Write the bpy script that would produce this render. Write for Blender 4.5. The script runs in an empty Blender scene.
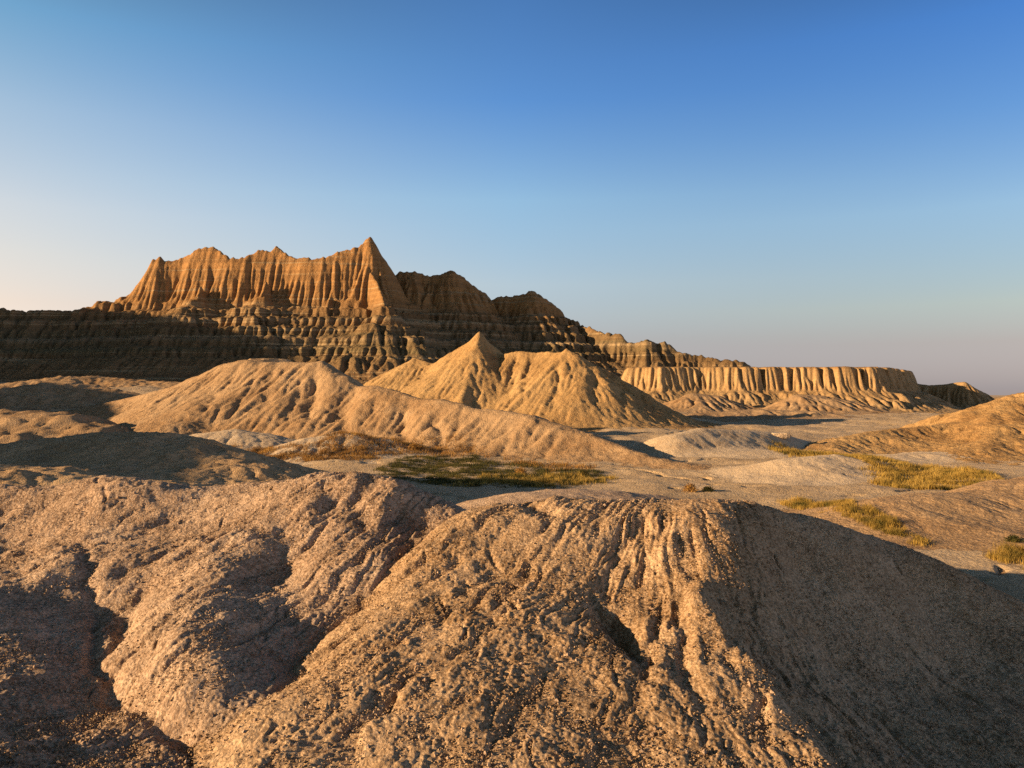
import bpy, math, time
import numpy as np
from mathutils import Vector

T0 = time.time()
E, HY, F = 5.0, 392.0, 796.0          # eye height (m), horizon row, focal length in pixels
SUN_AZ, SUN_EL = 107.0, 12.0          # degrees to the left of the view axis, elevation

scene = bpy.context.scene
COL = scene.collection


def P(px, py, D):
    return ((px - 512.0) / F * D, D, E + (HY - py) / F * D)


def PL(*pts):
    return [P(*p) for p in pts]


# ------------------------------------------------------------------ noise
def _hash(ix, iy, seed):
    h = (ix.astype(np.int64) * 374761393 + iy.astype(np.int64) * 668265263 + seed * 974634777) & 0xFFFFFFFF
    h = ((h ^ (h >> 13)) * 1274126177) & 0xFFFFFFFF
    h = ((h ^ (h >> 16)) * 2246822519) & 0xFFFFFFFF
    return (h ^ (h >> 15)) & 0xFFFFFFFF


def _tab():
    r = np.random.default_rng(11)
    a = r.uniform(0, 2 * np.pi, 1024)
    return np.cos(a), np.sin(a)


GX, GY = _tab()


def perlin(x, y, seed=0):
    x = np.asarray(x, float)
    y = np.asarray(y, float)
    ix = np.floor(x); iy = np.floor(y)
    fx = x - ix; fy = y - iy
    ix = ix.astype(np.int64); iy = iy.astype(np.int64)
    u = fx * fx * fx * (fx * (fx * 6 - 15) + 10)
    v = fy * fy * fy * (fy * (fy * 6 - 15) + 10)

    def g(a, b, dx, dy):
        k = _hash(a, b, seed) & 1023
        return GX[k] * dx + GY[k] * dy
    n00 = g(ix, iy, fx, fy); n10 = g(ix + 1, iy, fx - 1, fy)
    n01 = g(ix, iy + 1, fx, fy - 1); n11 = g(ix + 1, iy + 1, fx - 1, fy - 1)
    a = n00 + u * (n10 - n00); b = n01 + u * (n11 - n01)
    return (a + v * (b - a)) * 1.5


def fbm(x, y, octaves=4, seed=0, gain=0.5, lac=2.03):
    s = 0; a = 1.0; t = 0
    for k in range(octaves):
        s = s + a * perlin(x, y, seed + k * 17)
        t += a; a *= gain
        x = x * lac + 3.1; y = y * lac + 7.7
    return s / t


def ridged(x, y, octaves=3, seed=0, gain=0.5):
    s = 0; a = 1.0; t = 0
    for k in range(octaves):
        s = s + a * (1 - np.abs(perlin(x, y, seed + k * 13)) * 2)
        t += a; a *= gain
        x = x * 2.03 + 1.3; y = y * 2.03 + 5.1
    return s / t


def cells(x, y, seed=0):
    """F1 distance and a random value per cell."""
    ix = np.floor(x); iy = np.floor(y)
    best = np.full(x.shape, 9.0); val = np.zeros(x.shape)
    for dx in (-1, 0, 1):
        for dy in (-1, 0, 1):
            cx = (ix + dx).astype(np.int64); cy = (iy + dy).astype(np.int64)
            h = _hash(cx, cy, seed)
            ox = (h & 0xFFF) / 4096.0; oy = ((h >> 12) & 0xFFF) / 4096.0
            d = (cx + ox - x) ** 2 + (cy + oy - y) ** 2
            m = d < best
            best = np.where(m, d, best)
            val = np.where(m, ((h >> 24) & 0xFF) / 255.0, val)
    return np.sqrt(best), val


def sm(a, b, x):
    t = np.clip((x - a) / (b - a), 0, 1)
    return t * t * (3 - 2 * t)


def blur(H, n=1):
    for _ in range(n):
        Hp = np.pad(H, 1, mode='edge')
        H = (Hp[:-2, 1:-1] + Hp[2:, 1:-1] + 2 * Hp[1:-1, 1:-1]) / 4
        Hp = np.pad(H, 1, mode='edge')
        H = (Hp[1:-1, :-2] + Hp[1:-1, 2:] + 2 * Hp[1:-1, 1:-1]) / 4
    return H


# ------------------------------------------------------------------ height grids
class Grid:
    """A regular grid of heights over the world's x and y."""
    def __init__(s, x0, x1, y0, y1, c):
        s.x0, s.y0, s.c = x0, y0, c
        s.nx = int((x1 - x0) / c) + 1; s.ny = int((y1 - y0) / c) + 1
        s.X, s.Y = np.meshgrid(x0 + np.arange(s.nx) * c, y0 + np.arange(s.ny) * c)
        s.H = np.zeros_like(s.X)

    def sample(s, X, Y):
        """cubic B-spline lookup"""
        gx = np.clip((X - s.x0) / s.c, 1, s.nx - 3.001); gy = np.clip((Y - s.y0) / s.c, 1, s.ny - 3.001)
        ix = gx.astype(int); iy = gy.astype(int)
        tx = gx - ix; ty = gy - iy

        def w(t):
            return ((1 - t) ** 3 / 6, (3 * t ** 3 - 6 * t ** 2 + 4) / 6, (-3 * t ** 3 + 3 * t ** 2 + 3 * t + 1) / 6, t ** 3 / 6)
        wx = w(tx); wy = w(ty)
        out = 0
        for j in range(4):
            r = 0
            for i in range(4):
                r = r + wx[i] * s.H[iy + j - 1, ix + i - 1]
            out = out + wy[j] * r
        return out

    def inside(s, X, Y):
        return (X > s.x0 + s.c) & (X < s.x0 + (s.nx - 2) * s.c) & (Y > s.y0 + s.c) & (Y < s.y0 + (s.ny - 2) * s.c)


def erode(g, batches, n, steps=45, seed=1, cap=1.5, er=0.06, dep=0.08, inertia=0.15, zmin=None, mask=None):
    """Many drops of water run down the slopes, carving gullies and leaving silt."""
    r = np.random.default_rng(seed)
    batches = batches * 3; n = n // 3
    ny, nx = g.H.shape
    H = g.H / g.c                               # heights in cells
    for b in range(batches):
        x = r.uniform(2, nx - 4, n); y = r.uniform(2, ny - 4, n)
        dx = np.zeros(n); dy = np.zeros(n); sed = np.zeros(n); vel = np.ones(n); wat = np.ones(n)
        IDX = []; AMT = []
        for k in range(steps):
            ix = x.astype(int); iy = y.astype(int); fx = x - ix; fy = y - iy
            i00 = iy * nx + ix
            Hf = H.ravel()
            a = Hf[i00]; bb = Hf[i00 + 1]; c = Hf[i00 + nx]; d = Hf[i00 + nx + 1]
            gx = (bb - a) * (1 - fy) + (d - c) * fy
            gy = (c - a) * (1 - fx) + (d - bb) * fx
            h0 = a * (1 - fx) * (1 - fy) + bb * fx * (1 - fy) + c * (1 - fx) * fy + d * fx * fy
            dx = dx * inertia - gx * (1 - inertia); dy = dy * inertia - gy * (1 - inertia)
            L = np.sqrt(dx * dx + dy * dy) + 1e-9
            dx /= L; dy /= L
            x2 = np.clip(x + dx, 2, nx - 4); y2 = np.clip(y + dy, 2, ny - 4)
            jx = x2.astype(int); jy = y2.astype(int); ex = x2 - jx; ey = y2 - jy
            j00 = jy * nx + jx
            h1 = (Hf[j00] * (1 - ex) * (1 - ey) + Hf[j00 + 1] * ex * (1 - ey) + Hf[j00 + nx] * (1 - ex) * ey + Hf[j00 + nx + 1] * ex * ey)
            dh = h1 - h0
            capa = np.maximum(-dh, 0.01) * vel * wat * cap
            up = dh > 0
            amt = np.where(up, np.minimum(dh, sed), np.where(sed > capa, (sed - capa) * dep, -np.minimum((capa - sed) * er, -dh * 0.15)))
            sed -= amt
            for (q, w) in ((i00, (1 - fx) * (1 - fy)), (i00 + 1, fx * (1 - fy)), (i00 + nx, (1 - fx) * fy), (i00 + nx + 1, fx * fy)):
                IDX.append(q); AMT.append(amt * w)
            vel = np.sqrt(np.maximum(vel * vel - dh * 1.5, 0.05)); vel = np.minimum(vel, 4)
            wat *= 0.975
            x = x2; y = y2
        dlt = np.bincount(np.concatenate(IDX), weights=np.concatenate(AMT), minlength=nx * ny).reshape(ny, nx)
        dlt = np.clip(dlt, -.25, 0.2)
        dlt = 0.72 * dlt + 0.28 * blur(dlt, 1)
        if mask is not None:
            dlt = dlt * mask
        H = H + dlt
    g.H = H * g.c


def ridge_field(X, Y, ridges, k=None):
    """Height below a set of crest lines. Each ridge: dict(p=points, f=front slope, b=back slope, r=crest radius,
    zb=level where the steep upper face ends, lo=slope under it)."""
    out = None
    S = np.zeros(X.shape)
    Dm = np.full(X.shape, 1e9)
    for q, R in enumerate(ridges):
        pts = R['p']; f = R.get('f', .6); b = R.get('b', f); r = R.get('r', .5)
        zb = R.get('zb'); lo = R.get('lo', .5); fl = R.get('flute')
        best = np.full(X.shape, -1e9); sb = np.zeros(X.shape); db = np.zeros(X.shape)
        s0 = 0.0
        for (x0, y0, z0), (x1, y1, z1) in zip(pts[:-1], pts[1:]):
            vx = x1 - x0; vy = y1 - y0; L = math.hypot(vx, vy) + 1e-9
            ux = vx / L; uy = vy / L
            ax = X - x0; ay = Y - y0
            tu = ax * ux + ay * uy
            t = np.clip(tu, 0, L)
            side = ax * uy - ay * ux                     # > 0: on the right of the line
            d = np.sqrt((ax - ux * t) ** 2 + (ay - uy * t) ** 2)
            over = tu - t
            zc = z0 + (z1 - z0) * t / L
            w = 0.5 + 0.5 * side / (d + .3)
            sl = b + (f - b) * np.clip(w, 0, 1)
            de = np.sqrt(d * d + r * r) - r
            s = s0 + t + np.clip(over, -6, 6) * .6
            if fl is not None:
                de = np.maximum(de + fl(s, d, X, Y), 0)
            if zb is None:
                h = zc - sl * de
            else:
                d1 = np.maximum(zc - zb, 0) / sl
                h = np.where(de < d1, zc - sl * de, np.minimum(zc, zb) - lo * (de - d1))
            m = h > best
            best = np.where(m, h, best); sb = np.where(m, s, sb); db = np.where(m, d, db)
            s0 += L
        if out is None:
            out = best; S = sb; Dm = db
        else:
            m = best > out
            S = np.where(m, sb + 37.7 * q, S); Dm = np.where(m, db, Dm)
            if k:
                dd = np.abs(out - best)
                out = np.maximum(out, best) + np.where(dd < k, (k - dd) ** 2 / (4 * k), 0)
            else:
                out = np.maximum(out, best)
    return out, S, Dm


def apron(h, base, w):
    """Foot of a slope eases into the ground instead of meeting it in a corner."""
    x = (h - base) / w
    return base + w * np.where(x > 20, x, np.log1p(np.exp(np.minimum(x, 20)))) - 0.10 - 0.02 * np.clip(-x, 0, 40) * w


def tps(pts, X, Y, reg=1e-3):
    p = np.array(pts, float); n = len(p)

    def U(r2):
        return r2 * np.log(r2 + 1e-12) * .5
    d2 = (p[:, None, 0] - p[None, :, 0]) ** 2 + (p[:, None, 1] - p[None, :, 1]) ** 2
    A = np.zeros((n + 3, n + 3)); A[:n, :n] = U(d2) + reg * np.eye(n)
    A[:n, n] = 1; A[:n, n + 1:] = p[:, :2]; A[n, :n] = 1; A[n + 1:, :n] = p[:, :2].T
    sol = np.linalg.solve(A, np.concatenate([p[:, 2], [0, 0, 0]]))
    out = sol[n] + sol[n + 1] * X + sol[n + 2] * Y
    for i in range(n):
        out = out + sol[i] * U((X - p[i, 0]) ** 2 + (Y - p[i, 1]) ** 2)
    return out


# ------------------------------------------------------------------ objects
def tag(o, label=None, cat=None, group=None, kind=None):
    if label: o['label'] = label
    if cat: o['category'] = cat
    if group: o['group'] = group
    if kind: o['kind'] = kind
    return o


def link_mesh(name, co, faces_idx, loop_total, mat, parent=None, smooth=True):
    me = bpy.data.meshes.new(name)
    nv = len(co)
    me.vertices.add(nv); me.vertices.foreach_set('co', np.ascontiguousarray(co, dtype=np.float32).ravel())
    nf = len(loop_total)
    me.loops.add(len(faces_idx)); me.loops.foreach_set('vertex_index', faces_idx.astype(np.int32))
    me.polygons.add(nf)
    ls = np.concatenate([[0], np.cumsum(loop_total)[:-1]]).astype(np.int32)
    me.polygons.foreach_set('loop_start', ls)
    me.polygons.foreach_set('use_smooth', np.full(nf, smooth, bool))
    me.update(calc_edges=True)
    me.materials.append(mat)
    o = bpy.data.objects.new(name, me); COL.objects.link(o)
    if parent: o.parent = parent
    return o


def sheet(name, X, Y, Z, mat, keep=None):
    """A surface from 2-D arrays; quads whose corners all fail 'keep' are dropped."""
    ny, nx = X.shape
    idx = np.arange(nx * ny).reshape(ny, nx)
    q = np.stack([idx[:-1, :-1], idx[:-1, 1:], idx[1:, 1:], idx[1:, :-1]], -1).reshape(-1, 4)
    co = np.stack([X, Y, Z], -1).reshape(-1, 3)
    if keep is not None:
        kk = keep.ravel()[q].any(1)
        q = q[kk]
        used = np.unique(q)
        remap = np.full(nx * ny, -1); remap[used] = np.arange(len(used))
        q = remap[q]; co = co[used]
    return link_mesh(name, co, q.ravel(), np.full(len(q), 4), mat)


# ------------------------------------------------------------------ materials
def new_mat(name):
    m = bpy.data.materials.new(name); m.use_nodes = True
    nt = m.node_tree; nt.nodes.clear()
    out = nt.nodes.new('ShaderNodeOutputMaterial'); bs = nt.nodes.new('ShaderNodeBsdfPrincipled')
    bs.inputs['Roughness'].default_value = .95
    bs.inputs['Specular IOR Level'].default_value = .12
    nt.links.new(bs.outputs[0], out.inputs['Surface'])
    return m, nt, bs


class NB:
    def __init__(s, nt):
        s.nt = nt
        g = nt.nodes.new('ShaderNodeNewGeometry')
        s.pos = g.outputs['Position']; s.nor = g.outputs['True Normal']

    def n(s, t): return s.nt.nodes.new(t)
    def l(s, a, b): s.nt.links.new(a, b)

    def vec(s, scale):
        m = s.n('ShaderNodeVectorMath'); m.operation = 'MULTIPLY'; s.l(s.pos, m.inputs[0]); m.inputs[1].default_value = scale
        return m.outputs[0]

    def noise(s, scale, detail=4, rough=.55, stretch=(1, 1, 1), dist=0):
        n = s.n('ShaderNodeTexNoise'); n.inputs['Scale'].default_value = scale
        n.inputs['Detail'].default_value = detail; n.inputs['Roughness'].default_value = rough
        n.inputs['Distortion'].default_value = dist
        s.l(s.vec(stretch), n.inputs['Vector'])
        return n.outputs['Fac']

    def voro(s, scale, out='Distance', stretch=(1, 1, 1), rnd=1):
        n = s.n('ShaderNodeTexVoronoi'); n.inputs['Scale'].default_value = scale
        n.inputs['Randomness'].default_value = rnd
        s.l(s.vec(stretch), n.inputs['Vector'])
        return n.outputs[out]

    def math(s, op, a, b=None, c=None, clamp=False):
        m = s.n('ShaderNodeMath'); m.operation = op; m.use_clamp = clamp
        for i, v in enumerate((a, b, c)):
            if v is None: continue
            if isinstance(v, (int, float)): m.inputs[i].default_value = v
            else: s.l(v, m.inputs[i])
        return m.outputs[0]

    def ramp(s, fac, stops, interp='LINEAR'):
        r = s.n('ShaderNodeValToRGB'); r.color_ramp.interpolation = interp
        e = r.color_ramp.elements
        while len(e) > 1: e.remove(e[-1])
        e[0].position = stops[0][0]; e[0].color = tuple(stops[0][1]) + (1,)
        for p, c in stops[1:]:
            k = e.new(p); k.color = tuple(c) + (1,)
        s.l(fac, r.inputs[0])
        return r.outputs['Color']

    def mix(s, fac, a, b, mode='MIX'):
        m = s.n('ShaderNodeMix'); m.data_type = 'RGBA'; m.blend_type = mode
        if isinstance(fac, (int, float)): m.inputs['Factor'].default_value = fac
        else: s.l(fac, m.inputs['Factor'])
        for k, v in ((6, a), (7, b)):
            if isinstance(v, tuple): m.inputs[k].default_value = v + (1,)
            else: s.l(v, m.inputs[k])
        return m.outputs[2]

    def range(s, v, a, b, c=0., d=1.):
        m = s.n('ShaderNodeMapRange'); m.interpolation_type = 'SMOOTHSTEP'
        s.l(v, m.inputs[0])
        for i, q in enumerate((a, b, c, d)): m.inputs[i + 1].default_value = q
        return m.outputs[0]

    def sep(s, v):
        m = s.n('ShaderNodeSeparateXYZ'); s.l(v, m.inputs[0]); return m.outputs

    def bump(s, h, dist, strength=1., prev=None):
        b = s.n('ShaderNodeBump'); b.inputs['Distance'].default_value = dist; b.inputs['Strength'].default_value = strength
        s.l(h, b.inputs['Height'])
        if prev is not None: s.l(prev, b.inputs['Normal'])
        return b.outputs[0]


def clay(name, c_main, c_dark, c_pale, unit=1.0, flat_pale=.5, bump_d=.02, strata=None, speckle=.35, speck_size=.03, alb=.74):
    """Dry badlands clay. unit = size (m) of the main colour patches."""
    sc_ = lambda c: tuple(v * alb for v in c)
    c_main, c_dark, c_pale = sc_(c_main), sc_(c_dark), sc_(c_pale)
    m, nt, bs = new_mat(name); b = NB(nt)
    n1 = b.noise(1 / unit, 6, .6)
    n2 = b.noise(5.3 / unit, 6, .65)
    n3 = b.noise(.22 / unit, 4, .6)
    col = b.ramp(n1, [(.30, c_dark), (.52, c_main), (.75, c_pale)])
    col = b.mix(b.range(n2, .42, .68), col, b.mix(.55, col, c_dark))
    col = b.mix(b.range(n3, .40, .70, 0, .6), col, c_pale)
    nz = b.sep(b.nor)[2]
    if strata:
        z = b.sep(b.pos)[2]
        warp = b.math('MULTIPLY_ADD', b.noise(.03, 3, .5), 3.0, -1.5)
        warp2 = b.math('MULTIPLY_ADD', b.noise(.5, 3, .6), .7, -.35)
        zz = b.math('ADD', z, b.math('ADD', warp, warp2))
        lo, hi = strata['range']
        f = b.math('DIVIDE', b.math('SUBTRACT', zz, lo), hi - lo)
        sc = b.ramp(f, [(p, sc_(c)) for p, c in strata['stops']])
        # thin beds
        nt1 = b.noise(strata.get('freq', 1.4), 3, .7, stretch=(.015, .015, 1))
        sc = b.mix(b.range(nt1, .40, .62, 0, strata.get('amt', .5)), sc, b.mix(.6, sc, c_dark))
        nt2 = b.noise(strata.get('freq', 1.4) * 2.1, 2, .7, stretch=(.02, .02, 1))
        sc = b.mix(b.range(nt2, .56, .68, 0, strata.get('amt', .5)), sc, c_pale)
        mot = b.mix(b.range(n2, .35, .7, 0, .45), sc, b.mix(.5, sc, c_dark))
        col = b.mix(strata.get('mix', .85), col, mot)
    if flat_pale:
        col = b.mix(b.math('MULTIPLY', b.range(nz, .86, .99), flat_pale), col, c_pale)
    if speckle:
        v = b.voro(1 / speck_size, 'Color')
        vs = b.sep(v)[0]
        col = b.mix(speckle, col, b.mix(b.range(vs, 0, 1), b.mix(.5, col, c_dark, 'MULTIPLY'), b.mix(.5, col, c_pale)))
    b.l(col, bs.inputs['Base Color'])
    v1 = b.voro(1 / (bump_d * 2.2)); nn = b.noise(1 / (bump_d * 6), 8, .7)
    nor = b.bump(nn, bump_d * 3.0, .8)
    nor = b.bump(v1, bump_d * .8, .7, nor)
    b.l(nor, bs.inputs['Normal'])
    return m


TAN = (.47, .30, .165); TAN_D = (.26, .15, .08); TAN_P = (.56, .42, .28)
m_fore = clay('popcorn_clay', (.45, .295, .19), (.19, .115, .068), (.67, .50, .365), unit=.7, alb=.86, flat_pale=.15, bump_d=.013, speckle=.8, speck_size=.024)
m_foreB = clay('popcorn_clay_ochre', (.50, .315, .165), (.20, .115, .053), (.72, .515, .335), unit=.7, alb=.82, flat_pale=.1, bump_d=.013, speckle=.8, speck_size=.024)
m_ground = clay('silt', (.53, .385, .23), (.35, .235, .13), (.66, .50, .335), unit=5, alb=.88, flat_pale=.2, bump_d=.05, speckle=.3, speck_size=.06)
m_brown = clay('brown_clay', (.45, .295, .16), (.26, .16, .085), (.55, .39, .235), unit=1.5, alb=1.0, flat_pale=.15, bump_d=.02, speckle=.5, speck_size=.04)
m_hill = clay('hill_clay', (.50, .315, .165), (.29, .165, .08), (.60, .42, .255), unit=3, flat_pale=.2, bump_d=.05, speckle=.4, speck_size=.10)
m_hill2 = clay('ochre_hill_clay', (.55, .33, .135), (.32, .175, .07), (.61, .41, .20), unit=4, flat_pale=.1, bump_d=.07, speckle=.35, speck_size=.15)
m_pale = clay('pale_silt', (.56, .42, .275), (.40, .27, .16), (.68, .54, .385), unit=1.5, alb=.9, flat_pale=.6, bump_d=.03, speckle=.4, speck_size=.06)
m_butte = clay('butte_rock', (.46, .26, .11), (.20, .105, .045), (.50, .36, .20), unit=8, flat_pale=.1, bump_d=.16, speckle=.25, speck_size=.4,
               strata=dict(range=(0, 60), freq=.55, amt=.8, mix=.95, stops=[
                   (.00, (.36, .23, .12)), (.17, (.30, .18, .085)), (.24, (.22, .145, .07)), (.28, (.16, .135, .07)), (.32, (.18, .13, .065)), (.345, (.36, .27, .16)),
                   (.357, (.16, .13, .07)), (.43, (.26, .155, .07)), (.445, (.38, .27, .15)), (.46, (.17, .115, .055)), (.52, (.34, .19, .08)), (.56, (.46, .24, .085)),
                   (.72, (.50, .26, .095)), (1, (.48, .245, .09))]))
m_mesa = clay('mesa_rock', (.52, .33, .15), (.30, .17, .075), (.60, .44, .25), unit=5, flat_pale=.1, bump_d=.1, speckle=.25, speck_size=.25,
              strata=dict(range=(0, 14), freq=1.8, amt=.35, mix=.6, stops=[
                  (.0, (.44, .31, .18)), (.4, (.50, .31, .14)), (.6, (.56, .38, .19)), (.78, (.52, .32, .14)), (.80, (.36, .20, .09)), (1, (.30, .17, .08))]))

GRIDS = []


def floor_z(X, Y):
    rise = 7.0 * sm(60, 200, Y) * sm(45, -45, X)
    far = sm(380, 1500, np.hypot(X, Y))
    base = rise * (1 - far) - 45 * far
    amp = sm(14, 60, np.hypot(X, Y))
    und = .50 * fbm(X / 14, Y / 14, 3, 5) + .22 * fbm(X / 4.5, Y / 5, 3, 6) + 1.1 * sm(60, 160, Y) * (1 - sm(250, 400, Y)) * fbm(X / 30 + 4, Y / 18, 3, 9)
    return base + und * amp * (1 - far) + far * 6 * fbm(X / 400, Y / 400, 3, 2)


def regular(name, g, mat, detail, cell=None, label='', cat='hill', keep_margin=-1.5, zoff=0):
    """Mesh a grid at its own or a finer spacing, adding fine relief."""
    if cell:
        nx = int((g.nx - 5) * g.c / cell); ny = int((g.ny - 5) * g.c / cell)
        X, Y = np.meshgrid(g.x0 + 2 * g.c + np.arange(nx) * cell, g.y0 + 2 * g.c + np.arange(ny) * cell)
        Z = g.sample(X, Y)
    else:
        X, Y, Z = g.X, g.Y, g.H
    Z = Z + detail(X, Y, Z)
    fz = floor_z(X, Y)
    GRIDS.append(g)
    o = sheet(name, X, Y, Z, mat, keep=Z > fz + keep_margin)
    tag(o, label, cat, kind='structure')
    print(name, len(o.data.vertices), round(time.time() - T0, 1))
    return o


def fine(unit, amp, seed, cellsize=None, camp=0):
    def f(X, Y, Z):
        r = amp * fbm(X / unit, Y / unit, 4, seed, gain=.6)
        if cellsize:
            d, v = cells(X / cellsize, Y / cellsize, seed)
            r = r + camp * (.6 - d) * (.4 + v)
        return r
    return f


# ================================================================== foreground mounds
def w(x, y, z): return (x, y, z)


A_pts = [P(*p) for p in [
    (-420, 500, 12.5), (-150, 493, 12.5), (0, 488, 12), (60, 486, 12.1), (100, 479, 12), (170, 486, 11.8), (240, 487, 11.6), (330, 474, 11.3), (385, 481, 11), (430, 499, 10.9),
    (60, 530, 10.9), (-80, 556, 10.6), (160, 525, 10.9), (230, 520, 10.7), (300, 505, 10.6), (370, 512, 10.4), (430, 540, 10.0), (400, 562, 9.4), (330, 602, 8.6), (345, 560, 9.3),
    (280, 652, 7.75), (260, 590, 8.9), (285, 560, 9.6),
    (250, 538, 9.9), (212, 572, 9.1), (186, 606, 8.2), (178, 640, 7.5), (186, 690, 6.75), (210, 742, 6.2),
    (118, 560, 9.7), (100, 612, 8.9), (90, 652, 8.0), (108, 697, 7.1), (168, 730, 6.5),
    (0, 588, 9), (-60, 600, 8.2), (20, 648, 7.6), (0, 690, 6.9), (60, 742, 6.2), (-120, 700, 6.8), (130, 775, 5.7), (0, 790, 5.3)]]
A_pts += [w(-.3, 8.9, 2.55), w(-1.2, 7, 2.25), w(.8, 10, 2.9), w(-1.5, 6, 2.2), w(.5, 7.5, 2.1), w(1.5, 9, 2.2), w(1.8, 11, 2.6),
          w(-6, 14.5, 2.0), w(-3, 13.6, 2.3), w(-1, 13.2, 1.9), w(1, 13, 1.5), w(-9, 15, 2.2), w(-6, 17, .6), w(-2, 16, .4), w(2, 15, .2),
          w(-9, 10, 3.35), w(-9, 7, 3.25), w(-6, 5, 3.0), w(-3, 4.6, 2.3), w(-1, 4.5, 2.0), w(-10, 4, 3.6), w(-3, 3, 2.7), w(0, 3, 2.5)]
B_pts = [P(*p) for p in [
    (455, 515, 9.9), (490, 508, 10.3), (560, 500, 10.3), (640, 500, 10.3), (690, 501, 10.1), (722, 503, 9.9), (760, 507, 10.2), (830, 522, 10.6), (900, 546, 10.8), (960, 571, 10.8),
    (1024, 605, 10.8), (1100, 652, 10.8), (1250, 740, 10.8),
    (430, 565, 8.9), (370, 620, 7.9), (312, 668, 7.1), (240, 712, 6.5), (212, 745, 6.1),
    (500, 560, 9.0), (560, 560, 8.9), (480, 630, 7.6), (560, 630, 7.6), (640, 580, 8.7), (650, 640, 7.6), (450, 700, 6.5), (600, 705, 6.5), (500, 768, 5.7), (350, 760, 5.8), (640, 768, 5.8),
    (733, 535, 9.3), (722, 572, 8.7), (712, 612, 8.0), (722, 655, 7.35), (760, 705, 6.7), (800, 745, 6.2),
    (850, 616, 9.1), (800, 576, 9.5), (780, 614, 8.6), (850, 676, 8.1), (940, 655, 9.1), (1000, 728, 7.6), (790, 676, 7.5), (930, 598, 10.1), (900, 758, 6.6), (1024, 800, 6.3), (1150, 760, 7.5), (720, 768, 5.9)]]
B_pts += [w(-2.6, 8, 2.0), w(-2.2, 10, 2.2), w(-1.3, 10.6, 2.6), w(-2.6, 7, 2.0), w(-3, 6, 1.9), w(-.5, 11.4, 2.6), w(.5, 12, 2.7), w(2, 12.2, 2.2), w(3.3, 12, 2.0), w(5, 12.6, 1.6),
          w(7, 13, .8), w(.5, 14, 1.2), w(3, 14.5, .2), w(6, 15, -.3), w(9, 13, -.5), w(-2, 14, .8), w(0, 16, -.4), w(4, 17, -.8), w(9, 16, -1),
          w(0, 4.3, 2.15), w(2.5, 4.3, 2.1), w(5, 5, 1.9), w(-2, 4.6, 2.15), w(8, 8, .9), w(10, 10, .2), w(0, 3, 2.6), w(3, 3, 2.5)]


def carve_lines(g, lines, wa, wl_, seed, cs=1.0):
    """Cut run-off channels: each line is a list of (pixel column, distance, depth, half width)."""
    wx = g.X + wa * fbm(g.X / wl_, g.Y / wl_, 4, seed); wy = g.Y + wa * fbm(g.X / wl_ + 5, g.Y / wl_, 4, seed + 1)
    carve = np.zeros_like(g.H)
    for line in lines:
        for (p0, y0, b0, r0), (p1, y1, b1, r1) in zip(line[:-1], line[1:]):
            x0 = (p0 - 512) / F * y0; x1 = (p1 - 512) / F * y1
            vx, vy = x1 - x0, y1 - y0
            t = np.clip(((wx - x0) * vx + (wy - y0) * vy) / (vx * vx + vy * vy), 0, 1)
            d = np.hypot(wx - x0 - vx * t, wy - y0 - vy * t)
            carve = np.maximum(carve, cs * (b0 + (b1 - b0) * t) * np.exp(-np.abs(d / (r0 + (r1 - r0) * t)) ** 1.4))
    g.H = g.H - carve


def make_fore(pts, x0, x1, seed, lumps=(), cracks=()):
    g = Grid(x0, x1, 2.6, 17.5, .05)
    H = tps(pts, g.X, g.Y, 2e-3)
    wx = g.X + .12 * fbm(g.X / .4, g.Y / .4, 3, seed + 60); wy = g.Y + .2 * fbm(g.X / .4 + 5, g.Y / .4, 3, seed + 61)
    for px, D, a, rx, ry in lumps:
        cx = (px - 512) / F * D
        H = H + a * np.exp(-((wx - cx) / rx) ** 2 - ((wy - D) / ry) ** 2)
    H = H + .07 * fbm(g.X / 1.3, g.Y / 1.3, 3, seed) + .03 * fbm(g.X / .35, g.Y / .35, 3, seed + 3)
    g.H = H
    erode(g, 1, 6000, 60, seed, cap=1.0, er=.02)
    carve_lines(g, cracks, .16, .5, seed + 70)
    return g


def fore_detail(X, Y, Z, seed, fan):
    gy, gx = np.gradient(Z)
    r = .030 * fbm(X / .28, Y / .28, 4, seed, gain=.62)
    # lumps of weathered crust
    patch = sm(-.25, .35, fbm(X / 1.1, Y / 1.1, 3, seed + 40))
    d, v = cells(X / .12 + .5 * perlin(X / .1, Y / .1, 3), Y / .12, seed)
    patch2 = sm(-.35, .3, fbm(X / .5 + 7, Y / .5, 3, seed + 44))
    r = r + .015 * patch * (.55 - d) * (.2 + v)
    d, v = cells(X / .045, Y / .045, seed + 1)
    r = r + .028 * (.55 - d) * (.1 + v) * (.15 + .85 * patch2)
    # platy ribs and small rills that run down the fall line, fanning out from the crest
    th = np.arctan2(X - fan[0], fan[1] - Y) * 4.2; ra = np.hypot(X - fan[0], Y - fan[1])
    th = th + .10 * fbm(X / .5, Y / .5, 3, seed + 50)
    rib = ridged(th / .17, ra / 1.3, 4, seed + 51, gain=.6)
    pm = sm(-.3, .35, fbm(X / .9 + 3, Y / .9, 3, seed + 52))
    calm = 1 - .8 * sm(.2, 1.2, th) if fan[0] > 1 else 1.0          # the steep far flank is smoother
    r = r + .050 * calm * (rib - .4) * (.25 + .75 * pm)
    fl2 = ridged(th / .55 + 4, ra / 3.5, 3, seed + 53)
    r = r - .05 * calm * sm(.55, .95, fl2)
    # run-off cracks along the slope
    q = ridged(X / .55 + .4 * perlin(X / .6, Y / .6, 8), Y / 1.6 + X / 1.4, 3, seed + 5)
    r = r - .045 * (sm(-1.9, -1.0, X) if fan[0] > 1 else 1.0) * sm(.80, .97, q) * sm(-.2, .3, fbm(X / 1.5, Y / 1.5, 2, seed + 46))
    return r


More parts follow.
